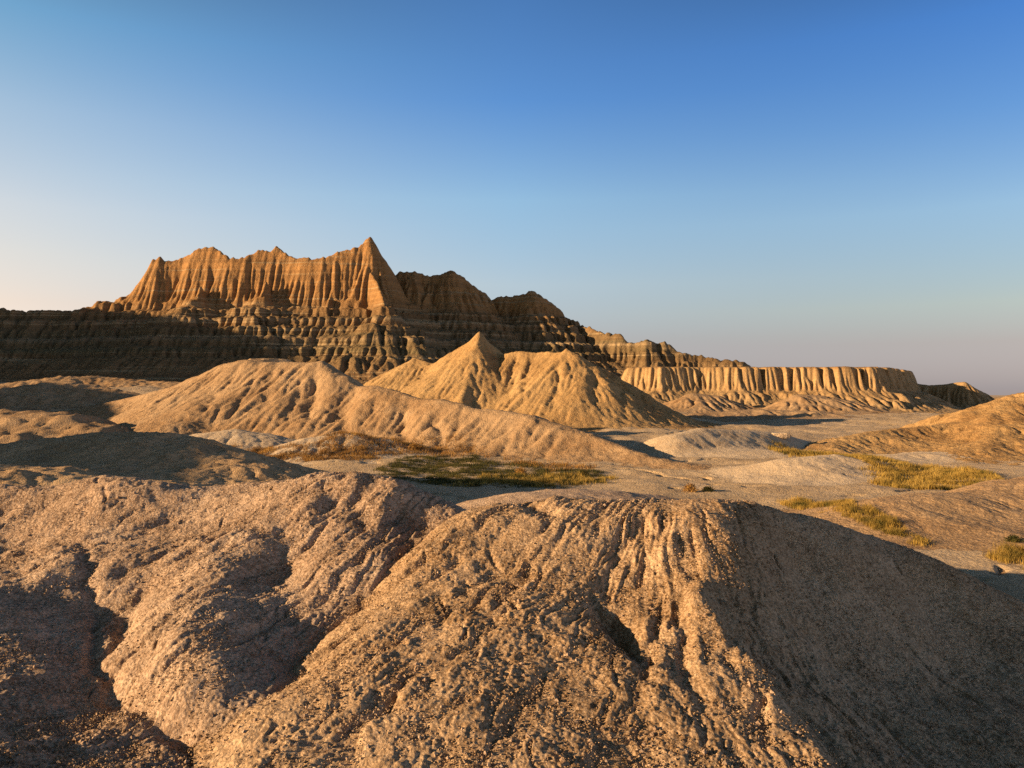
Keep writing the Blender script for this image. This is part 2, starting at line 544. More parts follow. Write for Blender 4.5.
def polar_sheet(name, g, mat, u0, u1, y0, y1, du, ry, seed, fan, label, cat='mound'):
    U = np.arange(u0, u1, du)
    V = np.exp(np.arange(math.log(y0), math.log(y1), ry))
    U, V = np.meshgrid(U, V)
    X = U * V; Y = V
    ok = g.inside(X, Y)
    Z = g.sample(X, Y)
    Z = Z + fore_detail(X, Y, Z, seed, fan)
    GRIDS.append(g)
    o = sheet(name, X, Y, Z, mat, keep=ok & (Z > -.6))
    tag(o, label, cat, kind='structure')
    print(name, len(o.data.vertices), round(time.time() - T0, 1))
    return o


gA = make_fore(A_pts, -11, 2.2, 21, [(312, 10.5, .09, .22, .3), (350, 10.9, .09, .25, .3), (376, 10.4, .11, .22, .35), (335, 10.1, .08, .25, .3), (396, 10.8, .07, .2, .3), (362, 10.6, -.08, .15, .3), (332, 10.6, -.06, .12, .3), (412, 10.3, -.10, .3, .4),
                                       (140, 11.6, .10, .5, .25), (100, 11.4, .10, .4, .2), (280, 9.2, -.10, .3, .5), (60, 9.6, .10, .3, .6)],
               [[(84, 10.6, .02, .04), (88, 9.6, .07, .05), (96, 8.8, .08, .06), (92, 8.0, .10, .07), (110, 7.1, .10, .08), (170, 6.5, .09, .09), (215, 6.1, .1, .1)],
                [(150, 9.4, .02, .05), (132, 8.8, .09, .06), (120, 8.2, .12, .07), (100, 7.7, .1, .08)],
                [(250, 10.2, .02, .05), (215, 9.6, .06, .05), (170, 9.2, .05, .05)],
                [(215, 10.4, .02, .05), (165, 9.9, .06, .05), (120, 9.5, .08, .06)],
                [(300, 10.0, .02, .05), (262, 9.4, .07, .05), (225, 9.0, .04, .05)]])
gB = make_fore(B_pts, -3.4, 11, 33, [(664, 9.0, .12, .12, .2), (645, 9.5, -.07, .12, .3), (612, 8.1, -.05, .13, .5), (630, 7.6, -.08, .14, .4), (520, 7.6, .05, .3, .6),
                                      (470, 7.3, .06, .3, .5), (698, 8.1, .12, .15, .4), (760, 7.1, .12, .2, .4), (560, 10.2, .05, .3, .2), (540, 9.9, -.06, .2, .2)],
               [[(645, 9.7, .02, .05), (628, 9.3, .09, .05), (612, 8.9, .10, .05), (598, 8.5, .06, .05)],
                [(590, 8.5, .04, .05), (604, 8.1, .13, .07), (622, 7.7, .16, .09), (640, 7.3, .06, .08)],
                
                [(520, 9.6, .02, .04), (480, 9.2, .05, .04), (455, 8.9, .03, .04)],
                [(690, 8.7, .02, .05), (683, 8.0, .07, .06), (680, 7.2, .08, .07), (700, 6.6, .05, .06)],
                
                [(660, 8.4, .02, .04), (655, 7.8, .06, .05), (650, 7.1, .05, .05)]])
polar_sheet('mound', gA, m_fore, -.95, .14, 4.4, 16.5, .0016, .0021, 5, (-.3, 13.2),
            'broad foreground clay mound on the left, its rounded nose lit and its gullies in shade')
polar_sheet('mound', gB, m_foreB, -.40, .98, 4.4, 16.5, .0016, .0021, 9, (2.6, 12.6),
            'large ochre foreground mound with one sunlit face and one dark shaded flank')

# the mound the photographer stands on and the bank to the left of it, outside the frame
g = Grid(-24, 14, -14, 4.9, .2)
r, S, D_ = ridge_field(g.X, g.Y, [
    dict(p=[w(-3, 0, 3.3), w(0, 0.2, 3.35), w(5, -.5, 3.2)], f=.30, b=.30, r=1.5),
    dict(p=[w(-11.5, 3.6, 3.75), w(-8.5, 2.2, 3.62), w(-5, 1.0, 3.5), w(-3, .3, 3.5)], f=.5, b=.4, r=1.0)], k=.8)
g.H = r + .12 * fbm(g.X / 1.5, g.Y / 1.5, 4, 4)
gN = g
regular('mound', g, m_fore, fine(.15, .03, 3), .06, 'low clay mound under the camera, just outside the view', 'mound')
g = Grid(-26, -8.5, -2, 20, .15)
r, S, D_ = ridge_field(g.X, g.Y, [dict(p=[w(-20, 9.5, 4.6), w(-15, 8.2, 3.9), w(-13, 6.0, 3.8), w(-11.5, 3.6, 3.75)], f=.5, b=.5, r=1.2)], k=.8)
g.H = r + .15 * fbm(g.X / 1.5, g.Y / 1.5, 4, 14)
regular('mound', g, m_fore, fine(.2, .03, 7), None, 'clay bank left of the foreground mounds, outside the view', 'mound')

# ================================================================== valley floor
az = np.concatenate([np.arange(-180, -48, 1.2), np.arange(-48, 48, .11), np.arange(48, 181.2, 1.2)])
rr = np.concatenate([np.arange(.5, 12, .5), np.exp(np.arange(math.log(12), math.log(350), .0052)), np.exp(np.arange(math.log(351), math.log(14000), .03))])
AZ, RR = np.meshgrid(np.radians(az), rr)
X = np.sin(AZ) * RR; Y = np.cos(AZ) * RR
Z = floor_z(X, Y) + sm(12, 25, RR) * (1 - sm(300, 500, RR)) * (.07 * fbm(X / 1.6, Y / 1.6, 5, 31, gain=.65) - .22 * sm(.80, .97, ridged(X / 9 + .3 * perlin(X / 5, Y / 5, 34), Y / 7, 3, 33)))
o = sheet('ground', X, Y, Z, m_ground)
tag(o, 'pale silty valley floor between the mounds, running out to the horizon', 'ground', kind='structure')


class FloorGrid:
    def inside(s, X, Y): return np.ones(np.shape(X), bool)
    def sample(s, X, Y): return floor_z(X, Y)


GRIDS.append(FloorGrid())


# ================================================================== middle hills
def rill(freq, amp, seed, grow=2.0):
    def f(s, d, X, Y):
        q = ridged(s / freq + .25 * perlin(X / (freq * 3), Y / (freq * 3), seed), d * .04 / freq * 2, 3, seed)
        q2_ = ridged(s / (freq * 3.1) + 9, d * .02 / freq, 2, seed + 7)
        return amp * ((q - .4) + .9 * (q2_ - .4)) * sm(0, grow, d) * (.6 + .4 * sm(0, grow * 3, d))
    return f


def hill(name, ridges, ext, cell, mat, seed, label, cat='hill', k=1.0, base_w=.6, n1=(3, .25), er=(22, 6000, 45), mesh=None, fin=(.5, .06, .18, .05), cap=1.6, mask=False, ero=.06, post=None, cuts=None, cut_w=(1.2, 4)):
    g = Grid(*ext, cell)
    r, S, D_ = ridge_field(g.X, g.Y, ridges, k)
    r = r + n1[1] * fbm(g.X / n1[0], g.Y / n1[0], 4, seed) * sm(.0, 2.5 * cell * 4, D_)
    g.H = apron(r, floor_z(g.X, g.Y), base_w)
    mk = (.25 + .75 * sm(0, 8 * cell, D_)) if mask else None
    if er: erode(g, er[0], er[1], er[2], seed, cap=cap, er=ero, mask=mk)
    if cuts: carve_lines(g, cuts, cut_w[0], cut_w[1], seed + 5, .6)
    if post: g.H = post(g, g.H, S, D_)
    return regular(name, g, mat, fine(fin[0], fin[1], seed + 2, fin[2], fin[3]), mesh, label, cat, keep_margin=-.4)


# hill 1: the long pale hill in the middle distance
c1 = PL((-60, 425, 112), (20, 420, 108), (70, 410, 104), (130, 397, 100), (170, 387, 96), (200, 375, 92), (225, 363, 89), (246, 361, 87), (285, 361, 85), (320, 362, 83), (345, 375, 80), (358, 385, 78.5),
        (376, 385, 77), (400, 391, 75), (420, 398, 73.5), (442, 398, 72), (460, 403, 70.5), (478, 408, 69.5), (500, 409, 68), (530, 414, 66), (560, 424, 64), (590, 433, 62), (620, 446, 59.5), (650, 462, 56), (690, 472, 53))
hill('hill', [dict(p=c1, f=.60, b=.75, r=.8, flute=rill(1.3, .42, 3)),
              dict(p=PL((322, 362, 83), (338, 395, 77), (345, 425, 73)), f=.8, b=.8, r=.4),
              dict(p=PL((250, 361, 87), (225, 390, 81), (190, 420, 74)), f=.45, b=.5, r=1.5)],
     (-78, 18, 46, 124), .17, m_hill, 51, 'long rilled tan hill across the middle distance with a flat-topped crest', mesh=.14, n1=(6, .6), er=(4, 14000, 90),
     fin=(.7, .11, .2, .06), mask=True, cuts=[
         [(318, 82, .3, .5), (313, 78, 1.0, .7), (308, 73, .6, .6)], [(302, 83, .1, .4), (296, 78, .5, .5), (288, 74, .3, .5)], [(352, 77.5, .3, .6), (345, 74, 1.0, .8), (338, 70, .7, .7)],
         [(408, 73, .2, .5), (400, 70, .8, .6), (405, 66, .4, .5)], [(240, 86, .1, .5), (222, 81, .6, .6), (200, 76, .4, .6)], [(262, 86, .1, .5), (250, 80, .5, .5), (236, 75, .3, .5)],
         [(275, 85, .1, .4), (268, 79, .4, .4), (262, 75, .3, .5)], [(445, 71, .1, .4), (438, 68, .6, .5), (440, 64, .3, .5)], [(490, 68, .1, .4), (478, 65, .4, .4), (474, 62, .3, .4)],
         [(520, 65.5, .1, .4), (510, 62.5, .4, .4), (503, 60, .3, .4)], [(200, 91, .1, .4), (180, 86, .5, .5), (160, 82, .3, .5)], [(555, 63, .1, .3), (543, 60, .3, .4), (536, 58, .2, .4)]])

# hill 2: the sharp ridge with the spike
c2 = PL((350, 398, 138), (370, 386, 136), (385, 372, 134), (402, 364, 133), (415, 357, 132), (427, 361, 131), (440, 366.5, 130), (452, 359, 129.5), (462, 350, 129), (472, 341, 128.5), (479.5, 331, 128), (484.5, 343, 128), (492, 352, 127.5),
        (502, 353.5, 126.5), (512, 351.5, 125.5), (522, 350, 125), (536, 352, 124.5), (546, 350.5, 123.5), (556, 352, 122), (562, 351, 121), (566.5, 347.5, 120), (576, 353, 119), (590, 363, 118.5), (612, 373, 117), (635, 387, 115), (650, 400, 113), (664, 418, 111), (680, 436, 110))
hill('hill', [dict(p=c2, f=1.1, b=1.4, r=.15, zb=10.9, lo=.60, flute=rill(1.5, .45, 13)),
              dict(p=PL((479.5, 334, 128), (477, 347, 125), (472, 363, 121.5), (467, 381, 117), (460, 402, 111)), f=.62, b=.95, r=.3, flute=rill(1.6, .6, 23)),
              dict(p=PL((571, 362, 118), (577, 380, 114), (578, 398, 110)), f=.7, b=.95, r=.5, flute=rill(1.6, .6, 25)),
              dict(p=PL((440, 367, 130), (430, 385, 122), (420, 400, 114)), f=.6, b=.6, r=1.0)],
     (-45, 42, 88, 168), .2, m_hill2, 77, 'ochre hill with a sharp pointed spike and a lower peak to its right', cat='hill', mesh=.19, n1=(6, .5), er=(4, 14000, 90),
     fin=(1.0, .16, .35, .08), mask=True, cuts=[
         [(515, 124, .2, .6), (512, 118, .8, .9), (508, 112, .6, .9)], [(590, 117.5, .2, .6), (592, 113, 1.1, .8), (594, 108, .6, .8)], [(562, 119, .2, .5), (558, 114, .9, .7), (552, 108, .5, .7)],
         [(535, 120, .1, .5), (528, 115, .7, .7), (520, 110, .4, .6)], [(615, 116, .1, .5), (620, 112, .7, .6), (624, 108, .4, .6)], [(455, 128, .1, .5), (446, 123, .8, .7), (436, 117, .5, .7)]], cut_w=(1.5, 5))

# shaded mound behind the left foreground
hill('mound', [dict(p=PL((-160, 440, 30), (-60, 440, 31), (0, 443, 32), (50, 436, 32), (100, 431, 32), (150, 430, 31), (190, 440, 29.5), (225, 457, 27.5), (250, 478, 25.5)), f=.35, b=.4, r=2.0),
               dict(p=PL((-100, 455, 22), (-20, 462, 22), (40, 466, 21.5), (90, 474, 21)), f=.35, b=.35, r=1.5)],
     (-30, -4, 15, 44), .12, m_brown, 91, 'low rounded brown mound in shade behind the left foreground mound', cat='mound', n1=(4, .35), er=(4, 6000, 60), mesh=.07,
     fin=(.45, .10, .12, .04), base_w=.5)
# low rises further back on the left
hill('hill', [dict(p=PL((-80, 395, 120), (0, 388, 125), (45, 382, 130), (70, 380, 132), (95, 385, 132), (130, 392, 130)), f=.35, b=.5, r=1.2),
              dict(p=PL((-60, 408, 75), (0, 410, 76), (60, 412, 76), (90, 422, 74)), f=.3, b=.4, r=2),
              dict(p=PL((0, 384, 160), (60, 376, 165), (100, 376, 168), (150, 381, 168), (190, 383, 165)), f=.4, b=.5, r=1.0)],
     (-125, -20, 60, 185), .4, m_hill, 93, 'low rolling clay rises at the foot of the butte on the far left', n1=(7, .9), er=(6, 6000, 60), mesh=.3,
     fin=(1.6, .40, .4, .12))
# pale silt humps below hill 1
hill('mound', [dict(p=PL((292, 447, 62), (315, 436, 63), (345, 432, 64), (375, 437, 64), (410, 447, 63)), f=.28, b=.4, r=1.5)],
     (-20, -4, 54, 72), .12, m_pale, 95, 'small pale silt hump at the foot of the long tan hill', cat='mound', n1=(2, .15), er=(6, 2000, 30), fin=(.4, .04, .15, .02), base_w=.3)
hill('mound', [dict(p=PL((182, 442, 64), (205, 432, 65), (235, 428, 66), (262, 432, 66), (300, 440, 65)), f=.28, b=.4, r=1.2)],
     (-30, -13, 54, 76), .12, m_pale, 96, 'pale silt hump left of the brown brush line', cat='mound', n1=(3, .2), er=(2, 2000, 30), fin=(.4, .04, .15, .02), base_w=.3)
# pink hump just behind the foreground
hill('mound', [dict(p=PL((420, 520, 14.2), (480, 503, 14.5), (540, 489, 15), (580, 485, 15.5), (625, 490, 16), (680, 505, 16.5)), f=.30, b=.35, r=1.5)],
     (-4, 6, 11.5, 20), .05, m_fore, 97, 'smooth pinkish hump rising behind the middle of the foreground mound', cat='mound', n1=(1, .06), er=(8, 3000, 30), fin=(.2, .02, .06, .008), base_w=.2)

# right side
hill('mound', [dict(p=PL((664, 448, 64), (676, 433, 65), (700, 427, 67), (740, 429, 69), (775, 431, 72), (802, 439, 74)), f=.55, b=.4, r=.8),
               dict(p=PL((700, 462, 60), (735, 452, 62), (770, 450, 63), (800, 456, 62)), f=.25, b=.3, r=1.5)],
     (8, 32, 50, 88), .14, m_pale, 101, 'pale cream silt mound with a blunt cut front in the centre right', cat='mound', n1=(5, .3), er=(1, 3000, 40), fin=(.4, .04, .15, .03), base_w=.2)
hill('mound', [dict(p=PL((762, 470, 48), (790, 457, 49), (835, 453, 50), (868, 458, 50), (890, 470, 49.5)), f=.30, b=.35, r=1.6),
               dict(p=PL((790, 484, 44), (825, 474, 45.5), (860, 480, 45)), f=.35, b=.3, r=.8)],
     (12, 28, 38, 58), .1, m_pale, 103, 'flat pale silt mound left of the golden grass', cat='mound', n1=(4, .25), er=(1, 3000, 40), fin=(.3, .04, .12, .025), base_w=.25)
hill('hill', [dict(p=PL((826, 447, 70), (845, 438, 72), (870, 431, 74), (900, 428, 76), (930, 425, 77), (955, 422, 78), (975, 412, 79), (1000, 402, 80), (1024, 394, 81), (1060, 386, 83), (1120, 392, 84)), f=.50, b=.6, r=1.5, flute=rill(1.6, .4, 43)),
              dict(p=PL((1024, 394, 81), (1000, 425, 72), (985, 450, 64)), f=.4, b=.4, r=2)],
     (24, 72, 50, 100), .18, m_hill2, 105, 'rounded golden-ochre hill rising at the right edge', n1=(6, .9), er=(5, 8000, 70), mesh=.13, fin=(.8, .16, .22, .07), base_w=.6)
hill('mound', [dict(p=PL((862, 506, 31), (890, 498, 31.5), (930, 492, 32.5), (965, 491, 33.5), (1000, 484, 34), (1024, 478, 34.5), (1080, 470, 35), (1160, 480, 35)), f=.22, b=.5, r=1.6)],
     (11, 34, 18, 44), .1, m_hill, 107, 'low sandy mound in front of the golden grass at the right edge', cat='mound', n1=(2.5, .25), er=(5, 5000, 40), mesh=.06, fin=(.3, .035, .09, .02), base_w=.4)
hill('mound', [dict(p=PL((880, 456, 62), (930, 452, 64), (970, 456, 64), (1010, 464, 60), (1060, 462, 60)), f=.22, b=.3, r=1.8)],
     (24, 50, 50, 72), .14, m_pale, 108, 'pale sandy rise between the golden grass and the right-hand hill', cat='mound', n1=(2, .2), er=(8, 4000, 40), fin=(.3, .035, .12, .02), base_w=.3)


# ================================================================== the great butte
def bflute(freq, amp, seed):
    def f(s, d, X, Y):
        s2 = s + 3.5 * fbm(s / 9, s * 0 + 2.2, 3, seed + 40)
        q = ridged(s2 / freq + .4 * perlin(X / (freq * 2), Y / (freq * 2), seed), d / (freq * 9), 4, seed, gain=.6)
        am = .35 + 1.4 * sm(-.4, .5, fbm(s / 12, d / 30, 2, seed + 41))
        return amp * am * (.45 - q) * sm(0, 5, d) * (1 - .45 * sm(12, 26, d))
    return f


m1 = PL((141, 308, 262), (142, 296, 262), (144, 282, 262), (148, 269, 262), (153, 260, 262), (160, 256.5, 262), (166, 261, 262), (185, 257, 263), (195, 250, 262), (204, 247, 262), (212, 245.5, 262), (217, 248, 261.5), (223, 253, 260), (230, 257, 259),
        (245, 257, 259), (256, 251, 260.5), (263, 249, 261), (271, 250, 261), (277, 245, 262), (281, 249, 261.5), (286, 253, 260.5), (297, 258, 259), (304, 256.5, 258.5), (312, 258, 258), (326, 257, 258), (337, 252, 259), (346, 248.5, 260), (352, 249, 260), (361, 244, 261), (366, 239, 263), (370, 236, 262),
        (373, 243, 264), (381, 260, 270), (392, 275, 280))
m2 = PL((392, 275, 272), (401, 272, 273), (413, 271, 273), (426, 276, 275), (441, 274, 275), (453, 270.5, 274), (461, 276, 276), (473, 286, 279), (483, 292, 282), (488, 299, 284), (501, 297, 283), (512, 296, 283), (524, 294, 282),
        (532, 290.5, 281), (539, 294, 282), (557, 307, 286), (567, 322, 290))
m3 = PL((560, 318, 290), (567, 321, 285), (587, 327, 272), (600, 329, 267), (612, 332, 263), (624, 336, 260), (637, 342, 258), (647, 337, 256), (654, 342, 257), (664, 342, 256), (677, 347, 255), (684, 352, 254), (697, 355, 254),
        (719, 356, 252), (739, 357, 251), (750, 366, 252), (756, 380, 252))
wl = PL((-330, 250, 250), (-250, 235, 250), (-180, 262, 252), (-110, 290, 254), (-40, 303, 255), (0, 305.5, 255), (37, 307, 255), (75, 306, 256), (92, 305, 256), (104, 300, 257), (112, 301, 258), (125, 297, 260), (134, 290, 262))
SP = dict(zb=33, lo=.62)
ridges = [dict(p=m1, f=2.0, b=1.6, r=.3, flute=bflute(4.5, .85, 61), **SP),
          dict(p=m2, f=1.2, b=1.1, r=.8, flute=bflute(7, 2.4, 62), **SP),
          dict(p=m3, f=1.6, b=1.0, r=.8, flute=bflute(5, 2.6, 63), zb=12, lo=.5),
          dict(p=wl, f=.75, b=.8, r=1.0, flute=bflute(9, 3.0, 64), zb=20, lo=.55),
          # buttresses
          dict(p=PL((201, 284, 252), (198, 294, 249), (190, 312, 243), (172, 340, 233), (150, 362, 223), (130, 378, 214)), f=3.2, b=3.2, r=.3, zb=35, lo=.62, flute=bflute(5, 1.3, 65)),
          dict(p=PL((266, 280, 252.5), (262, 292, 249), (255, 312, 243), (238, 335, 234), (215, 360, 224)), f=3.2, b=3.2, r=.3, zb=35, lo=.62, flute=bflute(5, 1.3, 66)),
          dict(p=PL((330, 296, 250), (325, 304, 247), (312, 322, 240), (292, 345, 230), (270, 368, 220)), f=3.0, b=3.0, r=.3, zb=32, lo=.62, flute=bflute(6, 1.8, 67)),
          dict(p=PL((368, 243, 261.5), (366, 252, 260.3), (366, 261, 258.5), (371, 271, 255), (378, 283, 250), (384, 300, 240), (392, 312, 236), (400, 326, 230), (414, 338, 224), (420, 352, 217), (424, 364, 210), (440, 374, 200)), f=2.6, b=2.4, r=.2, zb=30, lo=.66, flute=bflute(3, 1.8, 68)),
          dict(p=PL((384, 300, 240), (375, 322, 232), (360, 345, 223), (345, 370, 213)), f=1.0, b=1.0, r=.6, zb=26, lo=.62, flute=bflute(6, 1.5, 69)),
          dict(p=PL((453, 276, 272), (446, 295, 266), (440, 318, 258), (430, 345, 248)), f=1.5, b=1.5, r=.8, zb=32, lo=.62, flute=bflute(6, 1.8, 70)),
          dict(p=PL((532, 294, 280), (529, 306, 276), (526, 322, 269), (520, 345, 258)), f=1.6, b=1.6, r=.6, zb=30, lo=.7, flute=bflute(6, 1.5, 71)),
          dict(p=PL((488, 303, 282), (492, 318, 274), (490, 335, 265)), f=1.4, b=1.4, r=.8, zb=28, lo=.62, flute=bflute(6, 1.5, 72)),
          dict(p=PL((647, 339, 255), (645, 352, 252), (640, 375, 246)), f=1.8, b=1.8, r=.6, zb=14, lo=.6, flute=bflute(4, 1.2, 73)),
          dict(p=PL((75, 308, 255), (62, 330, 246), (45, 355, 232), (20, 375, 218)), f=.8, b=.8, r=1, flute=bflute(7, 1.5, 74)),
          dict(p=PL((0, 308, 254), (-20, 335, 243), (-40, 365, 228)), f=.8, b=.8, r=1, flute=bflute(7, 1.5, 75)),
          ]


def terraces(g, h, S, D_):
    n = fbm(g.X / 40, g.Y / 40, 3, 81)
    lv = h + 1.0 * n + .25 * fbm(g.X / 3, g.Y / 3, 2, 83)
    out = h + 1.3 * fbm(S / 1.8, D_ / 6, 4, 84, gain=.65) * (1 - sm(2, 7, D_)) * sm(0, .8, D_ + .8)
    for z0, z1, st, k in ((14, 35, 3.3, .95),):
        q = (lv - z0) / st
        fr = q - np.floor(q)
        stair = np.floor(q) + sm(.62, .92, fr)
        m = sm(z0, z0 + 2, lv) * (1 - sm(z1 - 2, z1 + 1, lv)) * (.7 + .5 * perlin(g.X / 12, g.Y / 12, 82))
        out = out + (stair - q) * st * k * m
    return out


hill('butte', ridges, (-215, 110, 190, 345), .45, m_butte, 111, 'great banded orange butte with a jagged crest and dark terraced lower slopes', cat='butte', k=1.5, n1=(9, 1.6), er=(16, 16000, 60),
     mesh=.33, fin=(2.2, .60, .8, .22), base_w=1.0, mask=True, cap=1.6, post=terraces)


# ================================================================== mesas
def mesa(name, poly, top, ext, cell, mesh, mat, seed, label, cliff=6.2, cs=2.4, lo=.45, flute=(1.5, .9)):
    g = Grid(*ext, cell)
    X, Y = g.X, g.Y
    n = len(poly); best = np.full(X.shape, 1e9); S = np.zeros(X.shape); s0 = 0
    ins = np.zeros(X.shape, bool)
    for i in range(n):
        x0, y0 = poly[i]; x1, y1 = poly[(i + 1) % n]
        vx, vy = x1 - x0, y1 - y0; L = math.hypot(vx, vy)
        tu = ((X - x0) * vx + (Y - y0) * vy) / L; t = np.clip(tu, 0, L)
        d = np.hypot(X - x0 - vx / L * t, Y - y0 - vy / L * t)
        m = d < best; best = np.where(m, d, best); S = np.where(m, s0 + t + (tu - t) * .5, S)
        c = ((y0 > Y) != (y1 > Y)) & (X < (x1 - x0) * (Y - y0) / (y1 - y0 + 1e-12) + x0)
        ins ^= c; s0 += L
    sd = np.where(ins, -best, best)
    S2 = S + 3.0 * fbm(S / 7, S * 0 + 1.7, 3, seed + 31)
    q = ridged(S2 / flute[0] + .2 * perlin(X / 9, Y / 9, seed), best / 30, 4, seed, gain=.68)
    q2 = ridged(S / 17 + .2 * perlin(X / 20, Y / 20, seed + 1), best / 60, 2, seed + 5)
    am = .15 + 1.5 * sm(-.4, .6, fbm(S / 8, S * 0 + 3.3, 3, seed + 21))
    sd = sd + .5 * fbm(X / 1.8, Y / 1.8, 3, seed + 22) + flute[1] * am * (.55 - q) * (.2 + .8 * sm(-1, 2, sd)) + 3.0 * (sm(.55, .95, 1 - q2)) * sm(-4, 2, sd)
    d = np.maximum(sd, 0)
    wc = cliff / cs
    h = top - np.where(d < wc, cs * d, cliff + lo * (d - wc)) + np.where(sd < 4, .13 * fbm(X / 5, Y / 5, 4, seed), 0)
    lumps = sm(wc * .8, wc * 2.5, d) * (1 - sm(14, 30, d)) * 1.6 * np.clip(fbm(X / 6, Y / 6, 3, seed + 9) + .15, 0, 1)
    g.H = apron(h + lumps, floor_z(X, Y), .6)
    erode(g, 26, 8000, 40, seed, cap=1.5, er=.06)
    return regular(name, g, mat, fine(.9, .16, seed, .5, .08), mesh, label, 'mesa', keep_margin=-.4)


def q2(px, D): return ((px - 512) / F * D, D)


mesa('mesa', [q2(627, 203), q2(660, 199), q2(700, 202), q2(740, 199), q2(790, 200), q2(840, 198), q2(876, 199), q2(893, 206), q2(904, 222), q2(912, 236), q2(850, 240), q2(740, 238), q2(650, 236), q2(625, 225)],
     P(0, 366.5, 200)[2], (18, 150, 165, 305), .3, .24, m_mesa, 121, 'flat-topped buff mesa with a fluted sunlit cliff face')
hill('mesa', [dict(p=PL((905, 384, 240), (918, 383.5, 238), (930, 385, 236), (945, 384, 234), (957, 382, 233), (964, 381.5, 232), (969, 385, 233), (983, 392, 234), (998, 403, 236), (1010, 412, 237)), f=.9, b=.8, r=.8, flute=bflute(4, 1.6, 90))],
     (98, 170, 205, 270), .3, m_mesa, 131, 'smaller pointed mesa remnant beyond the right end of the flat mesa', cat='mesa', n1=(5, .7), er=(14, 5000, 40), fin=(1, .15, .6, .08), mask=True)
hill('hill', [dict(p=PL((940, 399, 700), (985, 397.5, 700), (1024, 396.5, 690), (1080, 397, 680), (1200, 392, 680)), f=.6, b=.6, r=5, flute=bflute(12, 5, 91))],
     (330, 640, 620, 760), 2.0, m_mesa, 141, 'distant pale bluff on the right horizon', n1=(25, 1.5), er=None, fin=(6, .8, None, 0), base_w=2)

hill('butte', [dict(p=[w(-300, 140, 58), w(-262, 160, 60), w(-238, 175, 58), w(-232, 210, 56), w(-240, 240, 52)], f=.9, b=.9, r=2, zb=30, lo=.6, flute=bflute(9, 3, 77))],
     (-345, -175, 95, 310), 1.4, m_butte, 149, 'high butte to the left of the banded one, outside the view', cat='butte', n1=(12, 2), er=None, fin=(3, .5, None, 0))
hill('hill', [dict(p=PL((668, 404, 182), (692, 393, 184), (715, 395, 185), (745, 404, 184)), f=.4, b=.5, r=1.2),
              dict(p=PL((775, 406, 176), (800, 394, 178), (822, 395, 178), (850, 400, 178), (872, 407, 176)), f=.35, b=.5, r=1.2),
              dict(p=PL((700, 413, 150), (760, 409, 152), (820, 411, 150)), f=.25, b=.35, r=1.5)],
     (20, 85, 138, 200), .3, m_hill, 143, 'low brown hummocks along the foot of the flat mesa', n1=(5, .8), er=(8, 5000, 50), fin=(1, .1, .4, .06))
# rises outside the frame on the left which throw the long evening shadows
hill('hill', [dict(p=[w(-165, 130, 20), w(-152, 100, 25), w(-142, 75, 24), w(-124, 66, 20), w(-108, 64, 14), w(-100, 62, 9)], f=.6, b=.6, r=3)],
     (-215, -60, 10, 175), 1.0, m_hill, 151, 'clay hill to the left of the long tan hill, outside the view', n1=(12, 2), er=None, fin=(3, .3, None, 0))
hill('hill', [dict(p=[w(-70, 2, 14), w(-57, 9, 12.6), w(-53, 18, 12.4), w(-51, 27, 12.0)], f=.45, b=.45, r=2)],
     (-100, -26, -20, 60), .6, m_hill, 153, 'clay hill to the left of the shaded brown mound, outside the view', n1=(8, .8), er=None, fin=(2, .2, None, 0))


def top_z(X, Y):
    Z = np.full(np.shape(X), -50.)
    for g in GRIDS:
        i = g.inside(X, Y)
        if i.any():
            zz = g.sample(X, Y)
            Z = np.where(i, np.maximum(Z, zz), Z)
    return Z


# ================================================================== grass, brush, stones
def leaf_mat(name, stops, unit=1.2):
    m, nt, bs = new_mat(name); b = NB(nt)
    b.l(b.ramp(b.noise(1 / unit, 4, .6), stops), bs.inputs['Base Color'])
    bs.inputs['Roughness'].default_value = .7
    tr = b.n('ShaderNodeBsdfTranslucent'); b.l(b.ramp(b.noise(1 / unit, 4, .6), stops), tr.inputs[0])
    mx = b.n('ShaderNodeMixShader'); mx.inputs[0].default_value = .3
    b.l(bs.outputs[0], mx.inputs[1]); b.l(tr.outputs[0], mx.inputs[2])
    out = [n for n in nt.nodes if n.type == 'OUTPUT_MATERIAL'][0]; b.l(mx.outputs[0], out.inputs[0])
    return m


m_gold = leaf_mat('golden_grass', [(.35, (.10, .085, .02)), (.5, (.34, .22, .05)), (.7, (.50, .34, .09))])
m_green = leaf_mat('dark_grass', [(.35, (.028, .032, .010)), (.55, (.07, .065, .018)), (.75, (.17, .12, .035))], 2.5)
m_rust = leaf_mat('rust_brush', [(.35, (.07, .04, .015)), (.5, (.27, .14, .04)), (.7, (.46, .27, .07))], 1.0)


